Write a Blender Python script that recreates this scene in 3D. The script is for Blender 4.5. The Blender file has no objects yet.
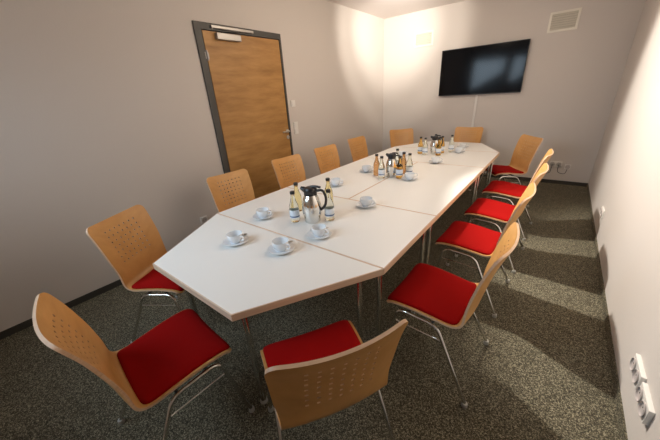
import bpy, bmesh, math, random
from mathutils import Vector, Matrix
PI = math.pi
random.seed(4)
SC = bpy.context.scene
COL = SC.collection

# ------------------------------------------------------------------ camera
def cam_axes(yaw, pitch, roll):
    cy, sy, cp, sp = math.cos(yaw), math.sin(yaw), math.cos(pitch), math.sin(pitch)
    f = Vector((-sy*cp, cy*cp, sp)); r = Vector((cy, sy, 0)); u = r.cross(f)
    return math.cos(roll)*r + math.sin(roll)*u, -math.sin(roll)*r + math.cos(roll)*u, f
cr, cu, cf = cam_axes(0.6804, -0.4126, -0.0653)
cam = bpy.data.cameras.new('camera'); cam.sensor_width = 36; cam.lens = 283.89/660*36; cam.clip_start = .02
co = bpy.data.objects.new('camera', cam); COL.objects.link(co)
co.matrix_world = Matrix(((cr.x, cu.x, -cf.x, 0), (cr.y, cu.y, -cf.y, 0), (cr.z, cu.z, -cf.z, 1.5), (0, 0, 0, 1)))
SC.camera = co

# ------------------------------------------------------------------ world, exposure, lights
w = bpy.data.worlds.new('world'); SC.world = w; w.use_nodes = True
w.node_tree.nodes['Background'].inputs[0].default_value = (.6, .75, 1, 1)
w.node_tree.nodes['Background'].inputs[1].default_value = .3
vs = SC.view_settings; vs.view_transform = 'Standard'; vs.look = 'None'; vs.gamma = 1; vs.use_curve_mapping = False
vs.exposure = 0.0
WINDOW_STRENGTH = .5
def spot(name, loc, aim, half, blend, power, col, rad):
    l = bpy.data.lights.new(name, 'SPOT'); l.energy = power; l.color = col; l.shadow_soft_size = rad
    l.spot_size = 2*math.radians(half); l.spot_blend = blend
    o = bpy.data.objects.new(name, l); COL.objects.link(o); o.location = loc
    o.rotation_euler = (Vector(aim)-Vector(loc)).to_track_quat('-Z', 'Y').to_euler(); return o
spot('spot_right', (-1.35, 2.62, 2.62), (.52, 2.62, 1.72), 46, .34, 425, (1, .95, .86), .035)
spot('spot_corner', (-1.4, 3.6, 2.42), (-2.88, 5.62, 2.38), 40, .5, 88, (1, .92, .80), .05)
spot('spot_corner_core', (-1.4, 3.6, 2.42), (-2.88, 5.62, 2.42), 27, 1, 260, (1, .92, .81), .05)
def area(name, loc, aim, sx, sy, power, col):
    l = bpy.data.lights.new(name, 'AREA'); l.shape = 'RECTANGLE'; l.size = sx; l.size_y = sy; l.energy = power; l.color = col
    o = bpy.data.objects.new(name, l); COL.objects.link(o); o.location = loc
    o.rotation_euler = (Vector(aim)-Vector(loc)).to_track_quat('-Z', 'Y').to_euler(); return o
for nm, x, sx_, pw in (('window_daylight_wide', -2.35, .9, 12.5), ('window_daylight_narrow', -1.48, .34, 5)):
    o = area(nm, (x, -.90, 1.82), (x+.65, 1.2, .62), sx_, 1.0, pw, (.66, .84, 1)); o.data.spread = math.radians(95)
pl = bpy.data.lights.new('warm_fill', 'POINT'); pl.energy = 24; pl.color = (1, .84, .66); pl.shadow_soft_size = .12  # added warm fill to lift the ambient light, not a lamp of the room
plo = bpy.data.objects.new('warm_fill', pl); COL.objects.link(plo); plo.location = (-1.3, 3.1, 2.52)

# ------------------------------------------------------------------ materials
def mat(name, col, rough=.5, metal=0, **k):
    m = bpy.data.materials.new(name); m.use_nodes = True
    b = m.node_tree.nodes['Principled BSDF']
    b.inputs['Base Color'].default_value = (*col, 1); b.inputs['Roughness'].default_value = rough
    b.inputs['Metallic'].default_value = metal
    for n, v in k.items(): b.inputs[n.replace('_', ' ')].default_value = v
    return m
def nodes(m): return m.node_tree.nodes, m.node_tree.links, m.node_tree.nodes['Principled BSDF']
def coords(m, scale=(1, 1, 1)):
    N, L, B = nodes(m)
    t = N.new('ShaderNodeTexCoord'); mp = N.new('ShaderNodeMapping'); mp.inputs['Scale'].default_value = scale
    L.new(t.outputs['Object'], mp.inputs[0]); return mp.outputs[0]
def ramp(m, fac, stops):
    N, L, B = nodes(m); r = N.new('ShaderNodeValToRGB'); e = r.color_ramp.elements
    while len(e) < len(stops): e.new(.5)
    for i, (p, c) in enumerate(stops): e[i].position = p; e[i].color = (*c, 1)
    L.new(fac, r.inputs[0]); return r.outputs[0]
def noise(m, vec, scale, detail=3, rough=.5):
    N, L, B = nodes(m); n = N.new('ShaderNodeTexNoise'); n.inputs['Scale'].default_value = scale
    n.inputs['Detail'].default_value = detail; n.inputs['Roughness'].default_value = rough
    L.new(vec, n.inputs['Vector']); return n.outputs['Fac']
def bump(m, fac, strength, dist=.002):
    N, L, B = nodes(m); b = N.new('ShaderNodeBump'); b.inputs['Strength'].default_value = strength
    b.inputs['Distance'].default_value = dist; L.new(fac, b.inputs['Height']); L.new(b.outputs[0], B.inputs['Normal'])

M = {}
M['wall'] = mat('plaster', (.64, .59, .55), .9)
v = coords(M['wall']); n = noise(M['wall'], v, 90, 4); bump(M['wall'], n, .25, .002)
M['ceiling'] = mat('ceiling_paint', (.80, .74, .71), .9)
m = M['carpet'] = mat('speckled_carpet', (.2, .2, .16), 1.0)
N, L, B = nodes(m); v = coords(m)
vo = N.new('ShaderNodeTexVoronoi'); vo.inputs['Scale'].default_value = 240; L.new(v, vo.inputs['Vector'])
sx = N.new('ShaderNodeSeparateColor'); L.new(vo.outputs['Color'], sx.inputs[0])
c = ramp(m, sx.outputs[0], [(0, (.027, .022, .013)), (.35, (.066, .056, .035)), (.7, (.145, .126, .080)), (.97, (.34, .305, .21))])
n2 = noise(m, v, 9, 4)
mx = N.new('ShaderNodeMix'); mx.data_type = 'RGBA'; mx.blend_type = 'MULTIPLY'; mx.inputs[0].default_value = .5
L.new(c, mx.inputs[6]); L.new(ramp(m, n2, [(.3, (.75, .75, .75)), (.7, (1, 1, 1))]), mx.inputs[7]); L.new(mx.outputs[2], B.inputs['Base Color'])
bump(m, vo.outputs['Distance'], .5, .004)
M['baseboard'] = mat('baseboard_carpet', (.050, .046, .038), .95)
bump(M['baseboard'], noise(M['baseboard'], coords(M['baseboard']), 300), .4)
def wood(name, c1, c2, c3, scale, ring=1.0, rough=.42):
    m = mat(name, c1, rough); N, L, B = nodes(m); v = coords(m, scale)
    a = noise(m, v, 3.0, 6, .62)
    L.new(ramp(m, a, [(.28, c1), (.5, c2), (.72, c3)]), B.inputs['Base Color'])
    bump(m, a, .08, .001); return m
M['oak'] = wood('oak_door', (.31, .150, .040), (.42, .215, .062), (.52, .285, .092), (1, .8, 4.5), rough=.5)
M['beech'] = wood('beech_plywood', (.56, .275, .080), (.62, .32, .10), (.68, .36, .122), (2, 12, 2), rough=.38)
M['beech_edge'] = wood('beech_edge', (.56, .36, .22), (.64, .42, .27), (.70, .48, .32), (4, 4, 60), rough=.5)
M['band'] = wood('table_edge_beech', (.60, .42, .30), (.66, .48, .35), (.72, .54, .40), (1.2, 1.2, 50), rough=.45)
M['laminate'] = mat('white_laminate', (.84, .83, .80), .32)
bump(M['laminate'], noise(M['laminate'], coords(M['laminate']), 400, 2), .03, .0005)
M['red'] = mat('red_fabric', (.29, .0025, .002), .95, Specular_IOR_Level=.12)
bump(M['red'], noise(M['red'], coords(M['red']), 700, 2), .35, .0012)
M['chrome'] = mat('chrome', (.72, .71, .68), .14, 1)
M['steel'] = mat('brushed_steel', (.62, .61, .58), .28, 1)
M['foot'] = mat('pale_plastic', (.42, .41, .38), .35)
M['black'] = mat('black_plastic', (.012, .012, .013), .35)
M['rail'] = mat('dark_underframe', (.06, .06, .06), .5)
M['frame'] = mat('door_frame_grey', (.062, .058, .052), .5)
M['alu'] = mat('aluminium', (.36, .34, .32), .42, .7)
M['white'] = mat('white_plastic', (.78, .75, .71), .35)
M['vent'] = mat('vent_enamel', (.80, .76, .67), .4)
M['vent_slat'] = mat('vent_slats', (.66, .62, .53), .45)
M['dark'] = mat('dark_recess', (.03, .028, .024), .8)
M['socket_in'] = mat('socket_inner', (.52, .47, .45), .5)
M['screen'] = mat('tv_screen', (.004, .004, .005), .10, 0, IOR=1.33, Specular_IOR_Level=.4)
M['porcelain'] = mat('porcelain', (.80, .82, .84), .12)
M['label'] = mat('paper_label', (.75, .80, .86), .5)
M['labelmark'] = mat('label_print', (.10, .16, .28), .5)
def glass(name, col, rough=.02):
    return mat(name, col, rough, 0, Transmission_Weight=1.0, IOR=1.36)
M['clear'] = glass('clear_glass', (.90, .93, .86)); M['amber'] = glass('amber_bottle', (.86, .55, .16)); M['brown'] = glass('brown_bottle', (.62, .36, .16))
M['pale'] = glass('pale_gold_bottle', (.90, .78, .42))
m = M['daylight'] = mat('daylight_pane', (.5, .6, .7), .3)
B = nodes(m)[2]; B.inputs['Emission Color'].default_value = (.60, .80, 1.0, 1); B.inputs['Emission Strength'].default_value = WINDOW_STRENGTH

# ------------------------------------------------------------------ helpers
def obj(name, bm, mats, parent=None, loc=None, smooth=False, recalc=True):
    if recalc: bmesh.ops.recalc_face_normals(bm, faces=bm.faces)
    me = bpy.data.meshes.new(name); bm.to_mesh(me); bm.free()
    for mm in (mats if isinstance(mats, (list, tuple)) else [mats]): me.materials.append(M[mm])
    if smooth:
        me.polygons.foreach_set('use_smooth', [True]*len(me.polygons))
        try: me.set_sharp_from_angle(angle=math.radians(38))
        except Exception: pass
    o = bpy.data.objects.new(name, me); COL.objects.link(o)
    if parent: o.parent = parent
    if loc: o.location = loc
    return o
def thing(name, label, cat, loc=(0, 0, 0), rz=0, group=None):
    o = bpy.data.objects.new(name, None); COL.objects.link(o); o.empty_display_size = .1
    o.location = loc; o.rotation_euler = (0, 0, rz); tag(o, label, cat, group); return o
def tag(o, label, cat, group=None):
    o['label'] = label; o['category'] = cat
    if group: o['group'] = group
    return o
def struct(o): o['kind'] = 'structure'; return o
def dup(root, loc, rz, label, group=None):
    r = root.copy(); COL.objects.link(r); r.location = loc; r.rotation_euler = (0, 0, rz); r['label'] = label
    if group: r['group'] = group
    for ch in list(root.children):
        c = ch.copy(); COL.objects.link(c); c.parent = r
        for g in ch.children:
            d = g.copy(); COL.objects.link(d); d.parent = c
    return r
def box(bm, a, b, bev=0, mi=0):
    r = bmesh.ops.create_cube(bm, size=1); vs_ = r['verts']
    for v in vs_: v.co = Vector([(a[i]+b[i])/2+v.co[i]*abs(b[i]-a[i]) for i in range(3)])
    fs = {f for v in vs_ for f in v.link_faces}
    if bev:
        es = {e for v in vs_ for e in v.link_edges}
        q = bmesh.ops.bevel(bm, geom=list(es), offset=bev, segments=2, profile=.6, affect='EDGES'); fs = fs | set(q['faces'])
    for f in fs:
        if f.is_valid: f.material_index = mi
def BX(a, b, bev=0):
    bm = bmesh.new(); box(bm, a, b, bev); return bm
def fillet(pts, r, n=6):
    P = [Vector(p) for p in pts]; out = [P[0]]
    for i in range(1, len(P)-1):
        a, b, c = P[i-1], P[i], P[i+1]; d1 = (a-b); d2 = (c-b)
        t = min(r, d1.length*.48, d2.length*.48); p1 = b+d1.normalized()*t; p2 = b+d2.normalized()*t
        for k in range(n+1):
            s = k/n; out.append((1-s)**2*p1+2*s*(1-s)*b+s*s*p2)
    out.append(P[-1]); return out
def tube(bm, pts, rad, seg=10, cap=True, mi=0, flat=1.0):
    P = [Vector(p) for p in pts]; rings = []
    T = [(P[min(i+1, len(P)-1)]-P[max(i-1, 0)]).normalized() for i in range(len(P))]
    up = Vector((0, 0, 1)) if abs(T[0].z) < .9 else Vector((1, 0, 0))
    nrm = (up-T[0]*up.dot(T[0])).normalized()
    for i, p in enumerate(P):
        nrm = (nrm-T[i]*nrm.dot(T[i])).normalized(); bi = T[i].cross(nrm)
        rr = rad[i] if isinstance(rad, (list, tuple)) else rad
        rings.append([bm.verts.new(p+(nrm*math.cos(2*PI*k/seg)*flat+bi*math.sin(2*PI*k/seg))*rr) for k in range(seg)])
    for a, b in zip(rings, rings[1:]):
        for k in range(seg):
            f = bm.faces.new((a[k], a[(k+1) % seg], b[(k+1) % seg], b[k])); f.material_index = mi
    if cap:
        bm.faces.new(rings[0]).material_index = mi; bm.faces.new(rings[-1]).material_index = mi
def TB(pts, rad, seg=10):
    bm = bmesh.new(); tube(bm, pts, rad, seg); return bm
def lathe(prof, seg=24, c=(0, 0, 0), bm=None):
    bm = bm or bmesh.new(); rings = []; c = Vector(c)
    for r, z in prof:
        if r < 1e-5: rings.append([bm.verts.new(c+Vector((0, 0, z)))])
        else: rings.append([bm.verts.new(c+Vector((r*math.cos(2*PI*k/seg), r*math.sin(2*PI*k/seg), z))) for k in range(seg)])
    for a, b in zip(rings, rings[1:]):
        for k in range(seg):
            q = [a[k % len(a)], a[(k+1) % seg % len(a)], b[(k+1) % seg % len(b)], b[k % len(b)]]
            u = []
            for x in q:
                if x not in u: u.append(x)
            if len(u) >= 3: bm.faces.new(u)
    return bm
def prism(bm, poly, z0, z1, mi=0):
    a = [bm.verts.new((x, y, z0)) for x, y in poly]; b = [bm.verts.new((x, y, z1)) for x, y in poly]
    n = len(poly)
    bm.faces.new(a[::-1]).material_index = mi; bm.faces.new(b).material_index = mi
    for i in range(n): bm.faces.new((a[i], a[(i+1) % n], b[(i+1) % n], b[i])).material_index = mi
def inset(poly, d):
    n = len(poly); out = []
    for i in range(n):
        p0, p1, p2 = Vector(poly[i-1]), Vector(poly[i]), Vector(poly[(i+1) % n])
        e1 = (p1-p0).normalized(); e2 = (p2-p1).normalized()
        n1 = Vector((-e1.y, e1.x)); n2 = Vector((-e2.y, e2.x)); b = n1+n2
        out.append(tuple(p1+b*(d/(b.dot(n1)))))
    return out

# ------------------------------------------------------------------ room
XL, XR, YB, YN, ZC = -2.958, .507, 5.62, -.95, 2.724
struct(obj('floor', BX((XL-.1, YN-.1, -.1), (XR+.1, YB+.1, 0)), 'carpet'))
struct(obj('ceiling', BX((XL-.1, YN-.1, ZC), (XR+.1, YB+.1, ZC+.1)), 'ceiling'))
DY0, DY1, DZ = 1.775, 2.905, 2.225            # outside of the door frame
bm = bmesh.new()
box(bm, (XL-.12, YN-.1, 0), (XL, DY0+.02, ZC)); box(bm, (XL-.12, DY1-.02, 0), (XL, YB+.1, ZC)); box(bm, (XL-.12, DY0+.02, DZ-.02), (XL, DY1-.02, ZC))
struct(obj('wall_left', bm, 'wall'))
struct(obj('wall_right', BX((XR, YN-.1, 0), (XR+.1, YB+.1, ZC)), 'wall'))
struct(obj('wall_back', BX((XL, YB, 0), (XR, YB+.1, ZC)), 'wall'))
WIN = [(-2.85, -1.85), (-1.68, -1.28)]; WZ0, WZ1 = 1.28, 2.45
bm = bmesh.new()
box(bm, (XL, YN-.1, 0), (XR, YN, WZ0)); box(bm, (XL, YN-.1, WZ1), (XR, YN, ZC))
xs_ = [XL, WIN[0][0], WIN[0][1], WIN[1][0], WIN[1][1], XR]
for i in (0, 2, 4): box(bm, (xs_[i], YN-.1, WZ0), (xs_[i+1], YN, WZ1))
struct(obj('wall_near', bm, 'wall'))
for i, (a, b) in enumerate(WIN):
    wo = thing('window_%d' % (i+1), 'x', 'x'); del wo['label']; del wo['category']; struct(wo)
    bm = bmesh.new()
    for q in ((a, a+.05), (b-.05, b)): box(bm, (q[0], YN-.08, WZ0), (q[1], YN-.02, WZ1))
    for q in ((WZ0, WZ0+.05), (WZ1-.05, WZ1)): box(bm, (a, YN-.08, q[0]), (b, YN-.02, q[1]))
    obj('window_frame', bm, 'white', wo)
    obj('pane', BX((a+.05, YN-.06, WZ0+.05), (b-.05, YN-.05, WZ1-.05)), 'daylight', wo)
BH = .055
struct(obj('baseboard_left', BX((XL, YN, 0), (XL+.010, DY0, BH)), 'baseboard'))
struct(obj('baseboard_left_far', BX((XL, DY1, 0), (XL+.010, YB, BH)), 'baseboard'))
struct(obj('baseboard_back', BX((XL, YB-.010, 0), (XR, YB, BH)), 'baseboard'))
struct(obj('baseboard_right', BX((XR-.008, YN, 0), (XR, YB-.01, BH)), 'carpet'))

# door
dr = thing('door_1', 'x', 'x'); del dr['label']; del dr['category']; struct(dr)
bm = bmesh.new()
box(bm, (XL-.10, DY0, 0), (XL+.018, DY0+.075, DZ), .004); box(bm, (XL-.10, DY1-.030, 0), (XL+.018, DY1, DZ), .004)
box(bm, (XL-.10, DY0+.07, DZ-.062), (XL+.018, DY1-.028, DZ), .004)
obj('door_frame', bm, 'frame', dr)
bm = BX((XL-.035, DY0+.082, .008), (XL+.012, DY1-.036, DZ-.068), .002)
obj('door_leaf', bm, 'oak', dr)
for z in (.28, 1.94):
    bm = TB([(XL+.024, DY0+.079, z-.045), (XL+.024, DY0+.079, z+.045)], .009, 12); box(bm, (XL+.011, DY0+.06, z-.03), (XL+.020, DY0+.10, z+.03))
    obj('hinge', bm, 'alu', dr)
hz = 1.09; hy = 2.84
h = obj('door_handle', TB(fillet([(XL+.012, hy, hz), (XL+.062, hy, hz), (XL+.062, hy-.125, hz)], .018), .0095, 12), 'steel', dr, smooth=True)
bm = bmesh.new(); lathe([(0, .012), (.024, .012), (.026, .008), (.026, 0), (0, 0)], 24, bm=bm)
bmesh.ops.rotate(bm, verts=bm.verts, cent=(0, 0, 0), matrix=Matrix.Rotation(PI/2, 3, 'Y')); bmesh.ops.translate(bm, verts=bm.verts, vec=(XL+.011, hy, hz))
obj('handle_rosette', bm, 'steel', h, smooth=True)
bm = bmesh.new(); lathe([(0, .010), (.024, .010), (.026, .007), (.026, 0), (0, 0)], 24, bm=bm)
bmesh.ops.rotate(bm, verts=bm.verts, cent=(0, 0, 0), matrix=Matrix.Rotation(PI/2, 3, 'Y')); bmesh.ops.translate(bm, verts=bm.verts, vec=(XL+.011, hy, hz-.08))
obj('lock_rosette', bm, 'steel', dr, smooth=True)
cl = obj('door_closer', BX((XL+.012, 1.985, 2.085), (XL+.060, 2.275, 2.145), .006), 'alu', dr)
obj('slide_rail', BX((XL+.016, 1.95, 2.182), (XL+.042, 2.47, 2.207), .003), 'alu', cl)
obj('closer_arm', TB([(XL+.045, 2.05, 2.144), (XL+.048, 2.06, 2.160), (XL+.034, 2.30, 2.183)], .007, 8), 'frame', cl)

# ------------------------------------------------------------------ wall-mounted things
# television
tv = thing('wall_television', 'black flat screen television mounted high on the back wall', 'television', (-1.21, YB, 1.37))
obj('housing', BX((-.622, -.062, 0), (.622, -.03, .705), .006), 'black', tv)
obj('screen', BX((-.612, -.0645, .014), (.612, -.0615, .695)), 'screen', tv)
obj('wall_mount', BX((-.22, -.032, .2), (.22, 0, .52)), 'rail', tv)
bm = BX((-.016, -.014, 0), (.016, 0, .52), .003)
o = obj('cable_duct', bm, 'white', None, (-1.215, YB, .84)); tag(o, 'narrow white cable duct running down the wall below the television', 'cable duct')
# vents
def vent(x0, x1, z0, z1, lab):
    t = thing('air_vent', lab, 'vent', ((x0+x1)/2, YB, z0), 0, 'air vents high on the back wall'); hw = (x1-x0)/2; H = z1-z0; f = .026
    bm = bmesh.new()
    box(bm, (-hw, -.016, 0), (hw, 0, f), .003); box(bm, (-hw, -.016, H-f), (hw, 0, H), .003)
    box(bm, (-hw, -.016, f), (-hw+f, 0, H-f)); box(bm, (hw-f, -.016, f), (hw, 0, H-f))
    obj('vent_frame', bm, 'vent', t)
    obj('backing', BX((-hw+f, -.003, f), (hw-f, 0, H-f)), 'dark', t)
    k = 7; st = (H-2*f)/k
    for i in range(k):
        bm = bmesh.new(); z = f+st*i
        a = [bm.verts.new(p) for p in ((-hw+f, -.014, z), (hw-f, -.014, z), (hw-f, -.003, z+st*.96), (-hw+f, -.003, z+st*.96), (-hw+f, -.0155, z+.0022), (hw-f, -.0155, z+.0022), (hw-f, -.0045, z+st), (-hw+f, -.0045, z+st))]
        for q in ((0, 1, 2, 3), (7, 6, 5, 4), (0, 4, 5, 1), (3, 2, 6, 7), (0, 3, 7, 4), (1, 5, 6, 2)): bm.faces.new([a[j] for j in q])
        obj('slat', bm, 'vent_slat', t)
vent(-2.355, -2.02, 2.185, 2.415, 'cream slatted air vent between the bright corner and the television')
vent(-.415, -.085, 2.115, 2.355, 'cream slatted air vent right of the television below the ceiling')

# sockets: built facing +X, then turned
def disc(bm, x, y, z, r, d, mi):
    q = bmesh.new(); lathe([(0, d), (r*.96, d), (r, d*.8), (r, 0), (0, 0)], 20, bm=q)
    bmesh.ops.rotate(q, verts=q.verts, cent=(0, 0, 0), matrix=Matrix.Rotation(PI/2, 3, 'Y')); bmesh.ops.translate(q, verts=q.verts, vec=(x, y, z))
    me = bpy.data.meshes.new('t'); q.to_mesh(me); q.free(); n0 = len(bm.faces); bm.from_mesh(me); bpy.data.meshes.remove(me)
    bm.faces.ensure_lookup_table()
    for f in bm.faces[n0:]: f.material_index = mi
def socket(lab, loc, rz, kind='socket', size=.082, depth=.012, gang=1, along='z', group='wall sockets and switches', cat='socket'):
    t = thing('wall_socket' if kind == 'socket' else 'light_switch', lab, cat, loc, rz, group)
    for g in range(gang):
        off = (g-(gang-1)/2)*size*.98; y, z = (0, off) if along == 'z' else (off, 0)
        bm = BX((0, y-size/2, z-size/2), (depth, y+size/2, z+size/2), .003); obj('cover_plate', bm, 'white', t)
        if kind == 'socket':
            bm = bmesh.new(); q = lathe([(.031, 0), (.031, .002), (.029, .0025), (.0285, -.004), (0, -.004)], 24)
            bmesh.ops.rotate(q, verts=q.verts, cent=(0, 0, 0), matrix=Matrix.Rotation(PI/2, 3, 'Y')); bmesh.ops.translate(q, verts=q.verts, vec=(depth+.0045, y, z))
            ins = obj('socket_insert', q, 'socket_in', t, smooth=True)
            for s in (-1, 1):
                bm = bmesh.new(); disc(bm, depth+.0005, y+s*.0095, z, .0032, .0008, 0); obj('contact_hole', bm, 'dark', ins)
        else:
            obj('rocker', BX((depth-.001, y-size*.34, z-size*.34), (depth+.006, y+size*.34, z+size*.34), .002), 'white', t)
    return t
socket('single white light switch on the left wall beside the door, above the double one', (XL, 3.01, 1.43), 0, 'switch', cat='light switch')
socket('double white light switch level with the door handle', (XL, 3.02, 1.11), 0, 'switch', gang=2, cat='light switch')
socket('white socket low on the left wall behind the table corner, near the door frame', (XL, 1.41, .31), 0)
socket('double white socket low on the right wall halfway to the far corner', (XR, 3.67, .28), PI, gang=2, along='y')
socket('double white socket low on the right wall, farther of the two near the bottom right', (XR, 1.508, .285), PI, depth=.018, size=.076, gang=2, along='y')
socket('double white socket low on the right wall, nearest the bottom right corner', (XR, 1.335, .283), PI, depth=.018, size=.076, gang=2, along='y')
socket('white double socket low on the back wall with black plug cables', (.06, YB, .31), -PI/2, gang=2, along='y')
socket('small round-fronted white socket on the back wall nearest the far right corner', (.215, YB, .28), -PI/2, size=.075)
def plug(lab, x, z):
    t = thing('power_plug', lab, 'plug', (x, YB-.0175, z), 0, 'plugs in the back wall sockets')
    bm = bmesh.new(); disc(bm, 0, 0, 0, .020, .032, 0); bmesh.ops.rotate(bm, verts=bm.verts, cent=(0, 0, 0), matrix=Matrix.Rotation(-PI/2, 3, 'Z'))
    obj('plug_body', bm, 'foot', t, smooth=True)
    return t
p1_ = plug('grey plug with cord in the left half of the back wall double socket', .02, .31)
p2_ = plug('grey plug with looping cord in the right half of the back wall double socket', .10, .31)
def cord(pl_, pts):
    q = pl_.location; obj('cord', TB(fillet([(x-q.x, y-q.y, z-q.z) for x, y, z in pts], .06, 8), .004, 6), 'rail', pl_, smooth=True)
cord(p2_, [(.10, YB-.050, .31), (.10, YB-.06, .19), (.20, YB-.05, .17), (.215, YB-.03, .245)])
cord(p1_, [(.02, YB-.050, .31), (.015, YB-.07, .18), (-.05, YB-.06, .16), (-.08, YB-.03, .009)])

# ------------------------------------------------------------------ tables
TH = .72; TT = .036
def table(poly, label, legs):
    t = thing('conference_table', label, 'table', (sum(p[0] for p in poly)/len(poly), sum(p[1] for p in poly)/len(poly), 0), 0, 'white conference tables pushed together')
    c = t.location; P = [(x-c.x, y-c.y) for x, y in poly]
    P = inset(P, .0015); Q = inset(P, .005); ch = inset(P, .002)
    bm = bmesh.new(); prism(bm, Q, TH-TT+.002, TH); obj('tabletop', bm, 'laminate', t)
    bm = bmesh.new(); n = len(P)
    R = [[bm.verts.new((x, y, z)) for x, y in pl] for pl, z in ((Q, TH-TT), (ch, TH-TT), (P, TH-TT+.002), (P, TH-.002), (ch, TH-.0002), (Q, TH-.0002))]
    for k in range(6):
        a, b = R[k], R[(k+1) % 6]
        for i in range(n): bm.faces.new((a[i], a[(i+1) % n], b[(i+1) % n], b[i]))
    obj('edge_band', bm, 'band', t)
    # steel underframe
    S = [(x-c.x, y-c.y) for x, y in legs]; bm = bmesh.new()
    for i in range(4):
        a, b = Vector((*S[i], TH-TT-.021)), Vector((*S[(i+1) % 4], TH-TT-.021)); tube(bm, [a, b], .018, 4)
    obj('underframe', bm, 'rail', t)
    for x, y in S:
        l = obj('leg', TB([(x, y, .018), (x, y, TH-TT-.001)], .0145, 16), 'chrome', t, smooth=True)
        obj('foot_cap', lathe([(0, 0), (.017, 0), (.020, .004), (.019, .018), (.0155, .024), (0, .024)], 16, (x, y, 0)), 'foot', l, smooth=True)
    return t
TXL, TXR = -1.969, -.534; YD, YE, YF, YG = 1.0515, 1.7986, 3.262, 4.125; XS = -1.249
A, Bc = (-1.612, .4288), (-.892, .4325)
def ins(x0, x1, y0, y1, a=.06): return [(x0+a, y0+a), (x1-a, y0+a), (x1-a, y1-a), (x0+a, y1-a)]
table([A, Bc, (TXR, YD), (TXL, YD)], 'white trapezoid table forming the near end, with four cups nearest the camera', [(-1.54, .54), (-.975, .535), (-.64, .985), (-1.87, .985)])
table([(TXL, YD), (TXR, YD), (TXR, YE), (TXL, YE)], 'white rectangular table set crosswise behind the near trapezoid end table', ins(TXL, TXR, YD, YE))
table([(TXL, YE), (XS, YE), (XS, YF), (TXL, YF)], 'white table set lengthwise in the middle, on the door side of the long seam', ins(TXL, XS, YE, YF))
table([(XS, YE), (TXR, YE), (TXR, YF), (XS, YF)], 'white table set lengthwise in the middle, on the red seats side', ins(XS, TXR, YE, YF))
table([(TXL, YF), (TXR, YF), (TXR, YG), (TXL, YG)], 'white rectangular table set crosswise just before the far end table', ins(TXL, TXR, YF, YG))
table([(TXL, YG), (TXR, YG), (-.873, 4.775), (-1.63, 4.775)], 'white trapezoid table forming the far end under the television', [(-1.87, YG+.06), (-.64, YG+.06), (-.93, 4.69), (-1.57, 4.69)])

# ------------------------------------------------------------------ chairs (seat centre at origin, facing +Y)
CP = [(.222, .425), (.208, .440), (.180, .450), (.10, .452), (.02, .445), (-.05, .437), (-.11, .430), (-.154, .437), (-.182, .467), (-.198, .54), (-.222, .65), (-.252, .76), (-.290, .862)]
def catmull(P, n=12):
    out = []; Q = [tuple(2*a-b for a, b in zip(P[0], P[1]))]+P+[tuple(2*a-b for a, b in zip(P[-1], P[-2]))]
    for i in range(1, len(Q)-2):
        for k in range(n):
            t = k/n; out.append(tuple(.5*((2*Q[i][j])+(-Q[i-1][j]+Q[i+1][j])*t+(2*Q[i-1][j]-5*Q[i][j]+4*Q[i+1][j]-Q[i+2][j])*t*t+(-Q[i-1][j]+3*Q[i][j]-3*Q[i+1][j]+Q[i+2][j])*t**3) for j in (0, 1)))
    out.append(P[-1]); return out
PR = catmull(CP); AL = [0]
for a, b in zip(PR, PR[1:]): AL.append(AL[-1]+math.hypot(b[0]-a[0], b[1]-a[1]))
LEN = AL[-1]
def prof(s):
    s = max(0, min(LEN, s)); i = 0
    while i < len(AL)-2 and AL[i+1] < s: i += 1
    t = (s-AL[i])/(AL[i+1]-AL[i]); a, b = PR[i], PR[i+1]
    i0, i1 = max(0, i-3), min(len(PR)-1, i+4); ty, tz = PR[i1][0]-PR[i0][0], PR[i1][1]-PR[i0][1]; q = math.hypot(ty, tz)
    return a[0]+(b[0]-a[0])*t, a[1]+(b[1]-a[1])*t, -tz/q*-1, ty/q*-1     # normal towards the sitter
SB = next(AL[i] for i, p in enumerate(PR) if p[0] < -.16)     # arc length at the bend
def S(x, s, h=0):
    y, z, ny, nz = prof(s); k = max(0, min(1, (s-SB+.08)/.22)); k = k*k*(3-2*k)
    c = (.20*(1-k)+.72*k)*x*x+h
    return Vector((x, y+ny*c, z+nz*c))
def hw(s):
    base = .228-.020*min(1, s/SB) if s < SB else .208-.006*math.sin(min(1, (s-SB)/.2)*PI)+.014*max(0, (s-SB)/(LEN-SB))
    for d, r in ((s, .035), (LEN-s, .042)):
        if d < r: base -= r-math.sqrt(max(0, r*r-(r-d)**2))
    return base
def lines():
    hc = [i*.038 for i in range(-3, 4)]; g = .0055
    us = sorted([c-g for c in hc]+[c+g for c in hc]); rows = [LEN-.070-.036*i for i in range(7)]
    vs_ = [r-g for r in rows]+[r+g for r in rows]
    s = 0; 
    for d in (0, .001, .004, .009, .016, .025, .036): vs_ += [d, LEN-d*1.15]
    s = .055
    while s < LEN-.305: vs_.append(s); s += .02
    return us, sorted(vs_), hc, rows
US, VS, HC, ROWS = lines(); U0 = US[-1]
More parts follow.
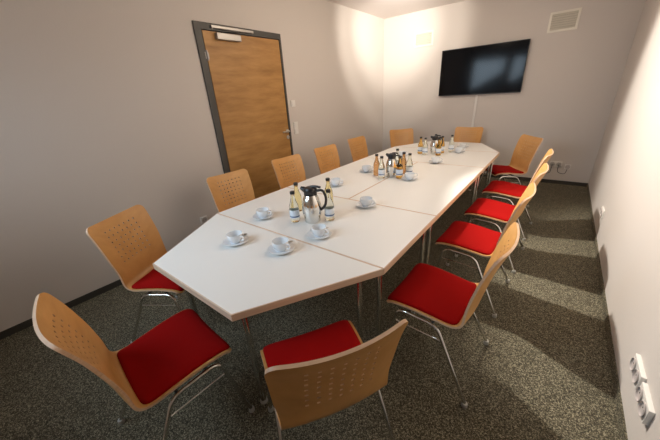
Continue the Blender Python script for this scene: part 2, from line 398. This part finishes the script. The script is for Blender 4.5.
def shell_mesh():
    bm = bmesh.new(); G = []
    for s in VS:
        w_ = hw(s); out = [U0+(w_-U0)*t for t in (.22, .45, .68, .86, 1)]
        xs = [-x for x in out[::-1]]+US+out
        G.append([bm.verts.new(S(x, s)) for x in xs])
    nx = len(G[0])
    for j in range(len(VS)-1):
        for i in range(nx-1):
            iu = i-5
            if 0 <= iu < len(US)-1 and iu % 2 == 0 and any(abs((VS[j]+VS[j+1])/2-r) < .001 for r in ROWS): continue
            bm.faces.new((G[j][i], G[j][i+1], G[j+1][i+1], G[j+1][i]))
    # thickness, done by hand so that the holes have walls
    bm.normal_update(); top = list(bm.verts)
    sn = 1 if sum((v.normal.z) for v in top) > 0 else -1
    T = .011; low = {v: bm.verts.new(v.co-v.normal*sn*T) for v in top}
    bound = [e for e in bm.edges if len(e.link_faces) == 1]; faces = list(bm.faces)
    for f in faces: bm.faces.new([low[v] for v in reversed(f.verts)])
    for e in bound:
        a, b = e.verts; f = bm.faces.new((a, b, low[b], low[a])); f.material_index = 1
    return bm
def cushion_mesh():
    bm = bmesh.new(); n = 18; k = 14; s0, s1 = .010, SB-.012; G = []
    def edge(t, p=7): return max(0, 1-abs(t)**p)
    def rr(j):
        s = s0+(s1-s0)*j/k; d = min(s-s0, s1-s); r = .03; w_ = .228-.020*s/SB-.012
        return s, w_-(r-math.sqrt(max(0, r*r-(r-min(d, r))**2)))*.9
    js = [0, .12, .3, .6]+list(range(1, k))+[k-.6, k-.3, k-.12, k]
    for j in js:
        s, w_ = rr(j); row = []
        for i in range(n+1):
            t = math.sin((i/n-.5)*PI); h = .0035+.021*(edge(t, 8)**.45)*(edge((j/k-.5)*2, 10)**.45)
            row.append(bm.verts.new(S(t*w_, s, h)))
        G.append(row)
    for a, b in zip(G, G[1:]):
        for i in range(n): bm.faces.new((a[i], a[i+1], b[i+1], b[i]))
    loop = G[0]+[r[-1] for r in G[1:]]+G[-1][-2::-1]+[r[0] for r in G[-2:0:-1]]
    low = [bm.verts.new(v.co+Vector((0, 0, -.0028))) for v in loop]; q = len(loop)
    for i in range(q): bm.faces.new((loop[i], loop[(i+1) % q], low[(i+1) % q], low[i]))
    bm.faces.new(low)
    return bm
def make_chair():
    t = thing('conference_chair', 'x', 'chair', (0, 0, 0), 0, 'beech conference chairs with red seats')
    obj('shell', shell_mesh(), ['beech', 'beech_edge'], t, smooth=True)
    obj('seat_cushion', cushion_mesh(), 'red', t, smooth=True)
    r = .0095
    for s in (-1, 1):
        fr = (s*.235, .235, .016); re = (s*.245, -.245, .016); a = (s*.208, .155, .414); b = (s*.208, -.055, .402)
        P = fillet([fr, a, b, re], .05, 8); h = len(P)//2; i1 = 9; i2 = len(P)-10
        f = obj('leg', TB(P[:i1+1], r, 12), 'chrome', t, smooth=True); obj('foot_cap', lathe([(0, 0), (.014, 0), (.0155, .004), (.0135, .024), (0, .024)], 14, (fr[0], fr[1], 0)), 'foot', f, smooth=True)
        g = obj('leg', TB(P[i2:], r, 12), 'chrome', t, smooth=True); obj('foot_cap', lathe([(0, 0), (.014, 0), (.0155, .004), (.0135, .024), (0, .024)], 14, (re[0], re[1], 0)), 'foot', g, smooth=True)
        obj('seat_rail', TB(P[i1:i2+1], r, 12), 'chrome', t, smooth=True)
        A_, B_, C_, D_ = map(Vector, (fr, a, b, re))
        obj('link_rod', TB([A_.lerp(B_, .80), D_.lerp(C_, .80)], .0035, 8), 'chrome', t, smooth=True)
    bm = bmesh.new()
    for y, z in ((.10, .4125), (-.03, .403)):
        tube(bm, [(-.208, y, z), (.208, y, z)], .008, 8)
    obj('cross_bar', bm, 'rail', t)
    return t
ch0 = make_chair(); first = [True]
def chair(tx, ty, hx, hy_, label):          # middle of the top edge of the backrest, direction it faces
    l = math.hypot(hx, hy_); hx, hy_ = hx/l, hy_/l; x, y = tx+.27*hx, ty+.27*hy_; rz = math.atan2(-hx, hy_)
    if first[0]:
        first[0] = False; ch0.location = (x, y, 0); ch0.rotation_euler = (0, 0, rz); ch0['label'] = label; return ch0
    return dup(ch0, (x, y, 0), rz, label)
# door side
chair(-2.19, .475, .38, .215, 'beech chair at the left table corner near the left wall, nearest of the door side')
chair(-2.49, 1.52, 1, -.05, 'beech chair in front of the left jamb of the door, second on the door side')
chair(-2.50, 2.33, 1, -.05, 'beech chair whose backrest overlaps the lower right part of the door')
chair(-2.51, 3.08, 1, -.06, 'beech chair just right of the door, fourth along the door side')
chair(-2.53, 3.90, 1, -.06, 'beech chair on the door side farthest from the camera, fifth in that row')
# far end
chair(-2.27, 5.01, .32, -.32, 'beech chair at the far left corner under the brightly lit wall')
chair(-1.22, 5.44, .0, -1, 'beech chair at the far end of the table, under the television cable duct')
# right side
chair(-.25, 4.54, -.82, -.57, 'beech chair turned at the far right corner of the table, backrest seen whole')
chair(-.03, 3.50, -1, .03, 'beech chair on the right side, second from the far right corner')
chair(-.035, 2.80, -1, .03, 'beech chair on the right side, middle one of the five red seats')
chair(-.07, 2.14, -1, .02, 'beech chair on the right side, directly behind the nearest right side chair')
chair(-.075, 1.365, -1, .01, 'beech chair with red seat on the right side nearest the camera, fully lit seat')
# near end
chair(-1.265, -.02, .08, 1, 'beech chair in the lower left with dark red seat facing the short table end')
chair(-.355, .465, -.855, .518, 'beech chair at bottom centre seen from behind with its perforated backrest')

# ------------------------------------------------------------------ coffee things
def make_cup():
    t = thing('coffee_cup', 'x', 'cup', group='white coffee cups')
    obj('cup_body', lathe([(0, .004), (.021, .004), (.022, 0), (.025, 0), (.026, .004), (.036, .018), (.041, .038), (.0425, .056), (.0405, .0565), (.039, .038), (.034, .020), (.022, .008), (0, .007)], 28), 'porcelain', t, smooth=True)
    obj('handle', TB(fillet([(.038, 0, .046), (.066, 0, .050), (.064, 0, .022), (.036, 0, .018)], .018, 6), .0042, 8), 'porcelain', t, smooth=True)
    return t
def make_saucer():
    t = lathe([(0, .003), (.022, .003), (.023, 0), (.030, 0), (.034, .003), (.060, .011), (.075, .0165), (.0755, .0185), (.060, .0145), (.034, .0075), (.028, .0065), (0, .0065)], 32)
    return obj('saucer', t, 'porcelain', smooth=True)
def make_spoon():
    t = thing('teaspoon', 'x', 'spoon', group='teaspoons on the saucers')
    bm = bmesh.new(); q = bmesh.ops.create_uvsphere(bm, u_segments=14, v_segments=8, radius=1)
    for v_ in bm.verts: v_.co = Vector((v_.co.x*.010, v_.co.y*.016, -abs(v_.co.z)*.004 if v_.co.z < 0 else -v_.co.z*.0015))
    obj('bowl', bm, 'steel', t, (0, -.045, .003), smooth=True)
    obj('stem', TB([(0, -.031, .0025), (0, 0, .003), (0, .055, .0015)], [.0012, .0018, .003], 8), 'steel', t, smooth=True)
    return t
cup0, sau0, spo0 = make_cup(), make_saucer(), make_spoon()
PL = [(-1.41, .83, 'at the near end, nearest the left slanted edge'), (-1.10, .91, 'at the near end, nearest the camera in the middle'),
      (-1.57, 1.18, 'left of the nearest flask, on the door side'), (-1.03, 1.16, 'just right of the nearest flask, in front'),
      (-1.04, 1.73, 'at the seam right behind the nearest flask'), (-1.57, 2.06, 'behind the nearest bottles on the door side'),
      (-1.57, 2.62, 'left of the middle flask, on the door side'), (-1.04, 2.53, 'right in front of the middle flask'),
      (-1.55, 3.50, 'behind the middle flask, on the door side'), (-1.05, 3.28, 'just in front of the farthest flask'),
      (-.98, 3.95, 'right of the farthest flask, nearer of two'), (-1.02, 4.30, 'right of the farthest flask, farther of two')]
for i, (x, y, where) in enumerate(PL):
    a = math.radians(random.uniform(-25, 25)+20); z = TH+.0005
    L1_, L2_, L3_ = 'white coffee cup on a saucer, '+where, 'white saucer under a cup, '+where, 'small steel teaspoon on a saucer, '+where
    if i == 0: c_, s_, p_ = cup0, sau0, spo0
    else:
        c_ = dup(cup0, (0, 0, 0), 0, ''); s_ = sau0.copy(); COL.objects.link(s_); p_ = dup(spo0, (0, 0, 0), 0, '')
    c_.location = (x, y, z+.0070); c_.rotation_euler = (0, 0, a); c_.scale = (1.1, 1.1, .98); c_['label'] = L1_
    s_.location = (x, y, z); tag(s_, L2_, 'saucer', 'white saucers')
    r = Vector((math.cos(a+2.2), math.sin(a+2.2)))*.053
    p_.location = (x+r.x, y+r.y, z+.021); p_.rotation_euler = (0, 0, a+2.2+.15); p_['label'] = L3_

def make_flask():
    t = thing('thermos_flask', 'x', 'flask', group='steel thermos flasks')
    obj('flask_body', lathe([(0, 0), (.048, 0), (.052, .004), (.056, .03), (.063, .07), (.066, .10), (.063, .13), (.054, .165), (.043, .188), (.040, .196), (0, .196)], 36), 'chrome', t, smooth=True)
    obj('neck_ring', lathe([(.040, .190), (.0435, .192), (.0435, .200), (.040, .202)], 30), 'black', t, smooth=True)
    bm = lathe([(0, .198), (.041, .198), (.045, .212), (.046, .226), (.040, .238), (.020, .246), (0, .247)], 28)
    # pouring lip
    tube(bm, [(-.030, 0, .220), (-.050, 0, .229), (-.066, 0, .238)], [.022, .017, .009], 10)
    lid = obj('lid', bm, 'black', t, smooth=True)
    obj('thumb_lever', TB(fillet([(.005, 0, .246), (.04, 0, .249), (.072, 0, .242)], .02, 4), [.008]*7, 8), 'black', lid, smooth=True)
    pts = fillet([(.040, 0, .218), (.085, 0, .228), (.108, 0, .180), (.100, 0, .120), (.064, 0, .088)], .035, 6)
    bm = bmesh.new(); tube(bm, pts, .0088, 10)
    obj('handle', bm, 'black', t, smooth=True)
    return t
fl0 = make_flask()
FL = [(-1.212, 1.312, .35, 'steel thermos flask with black lid nearest the camera'), (-1.245, 2.56, .30, 'steel thermos flask with black lid in the middle of the table'), (-1.235, 3.77, .30, 'steel thermos flask with black lid at the far end of the table')]
for i, (x, y, a, lab) in enumerate(FL):
    o = fl0 if i == 0 else dup(fl0, (0, 0, 0), 0, ''); o.location = (x, y, TH+.0005); o.rotation_euler = (0, 0, a); o['label'] = lab
    if i: o.scale = (.86, .86, .94)
def make_bottle(kind, label_):
    t = thing('drinks_bottle', 'x', 'bottle', group='small drinks bottles')
    obj('bottle_body', lathe([(0, .003), (.020, .002), (.0255, 0), (.0285, .004), (.029, .02), (.029, .085), (.027, .105), (.018, .130), (.0125, .150), (.0115, .165), (.013, .167), (.013, .172), (.0105, .174), (0, .174)], 24), kind, t, smooth=True)
    obj('cap', lathe([(0, .1735), (.0135, .1735), (.0148, .176), (.0145, .187), (.012, .190), (0, .190)], 18), 'black', t, smooth=True)
    if label_:
        bm = lathe([(.0292, .028), (.0297, .028), (.0297, .078), (.0292, .078)], 24)
        lb = obj('paper_label', bm, 'label', t, smooth=True)
        bm = lathe([(.0298, .034), (.0300, .034), (.0300, .042), (.0298, .042)], 24); obj('label_stripe', bm, 'labelmark', lb)
    return t
B0 = {k: make_bottle(k, k in ('clear', 'amber')) for k in ('clear', 'pale', 'amber', 'brown')}; used = set()
BT = [('clear', -1.318, 1.25, 'clear labelled water bottle at the nearest flask, front left'), ('clear', -1.125, 1.39, 'clear labelled water bottle at the nearest flask, front right'),
      ('pale', -1.44, 1.41, 'pale bottle at the nearest flask, behind the front left bottle'), ('pale', -1.30, 1.61, 'pale bottle at the nearest flask, behind the front right bottle'),
      ('brown', -1.40, 2.54, 'brown drink bottle leftmost at the middle flask'), ('clear', -1.302, 2.462, 'clear labelled bottle just left of the middle flask'),
      ('clear', -1.33, 2.87, 'clear labelled bottle behind the middle flask'), ('clear', -1.11, 2.68, 'clear labelled bottle rightmost at the middle flask'),
      ('amber', -1.15, 2.54, 'amber juice bottle in front of the middle flask handle'), ('brown', -1.19, 2.72, 'brown drink bottle behind the middle flask handle'),
      ('amber', -1.41, 3.74, 'amber juice bottle leftmost at the farthest flask'), ('clear', -1.325, 3.68, 'clear labelled bottle just left of the farthest flask'),
      ('pale', -1.31, 4.02, 'pale bottle behind the farthest flask'), ('clear', -1.085, 3.98, 'clear labelled bottle rightmost at the farthest flask'),
      ('amber', -1.16, 3.70, 'amber juice bottle in front of the farthest flask handle'), ('amber', -1.17, 3.86, 'amber juice bottle behind the farthest flask handle')]
for k, x, y, lab in BT:
    if k not in used: o = B0[k]; used.add(k)
    else: o = dup(B0[k], (0, 0, 0), 0, '')
    o.location = (x, y, TH+.0005); o.rotation_euler = (0, 0, random.uniform(0, 6)); o.scale = (1.12, 1.12, 1.14); o['label'] = lab
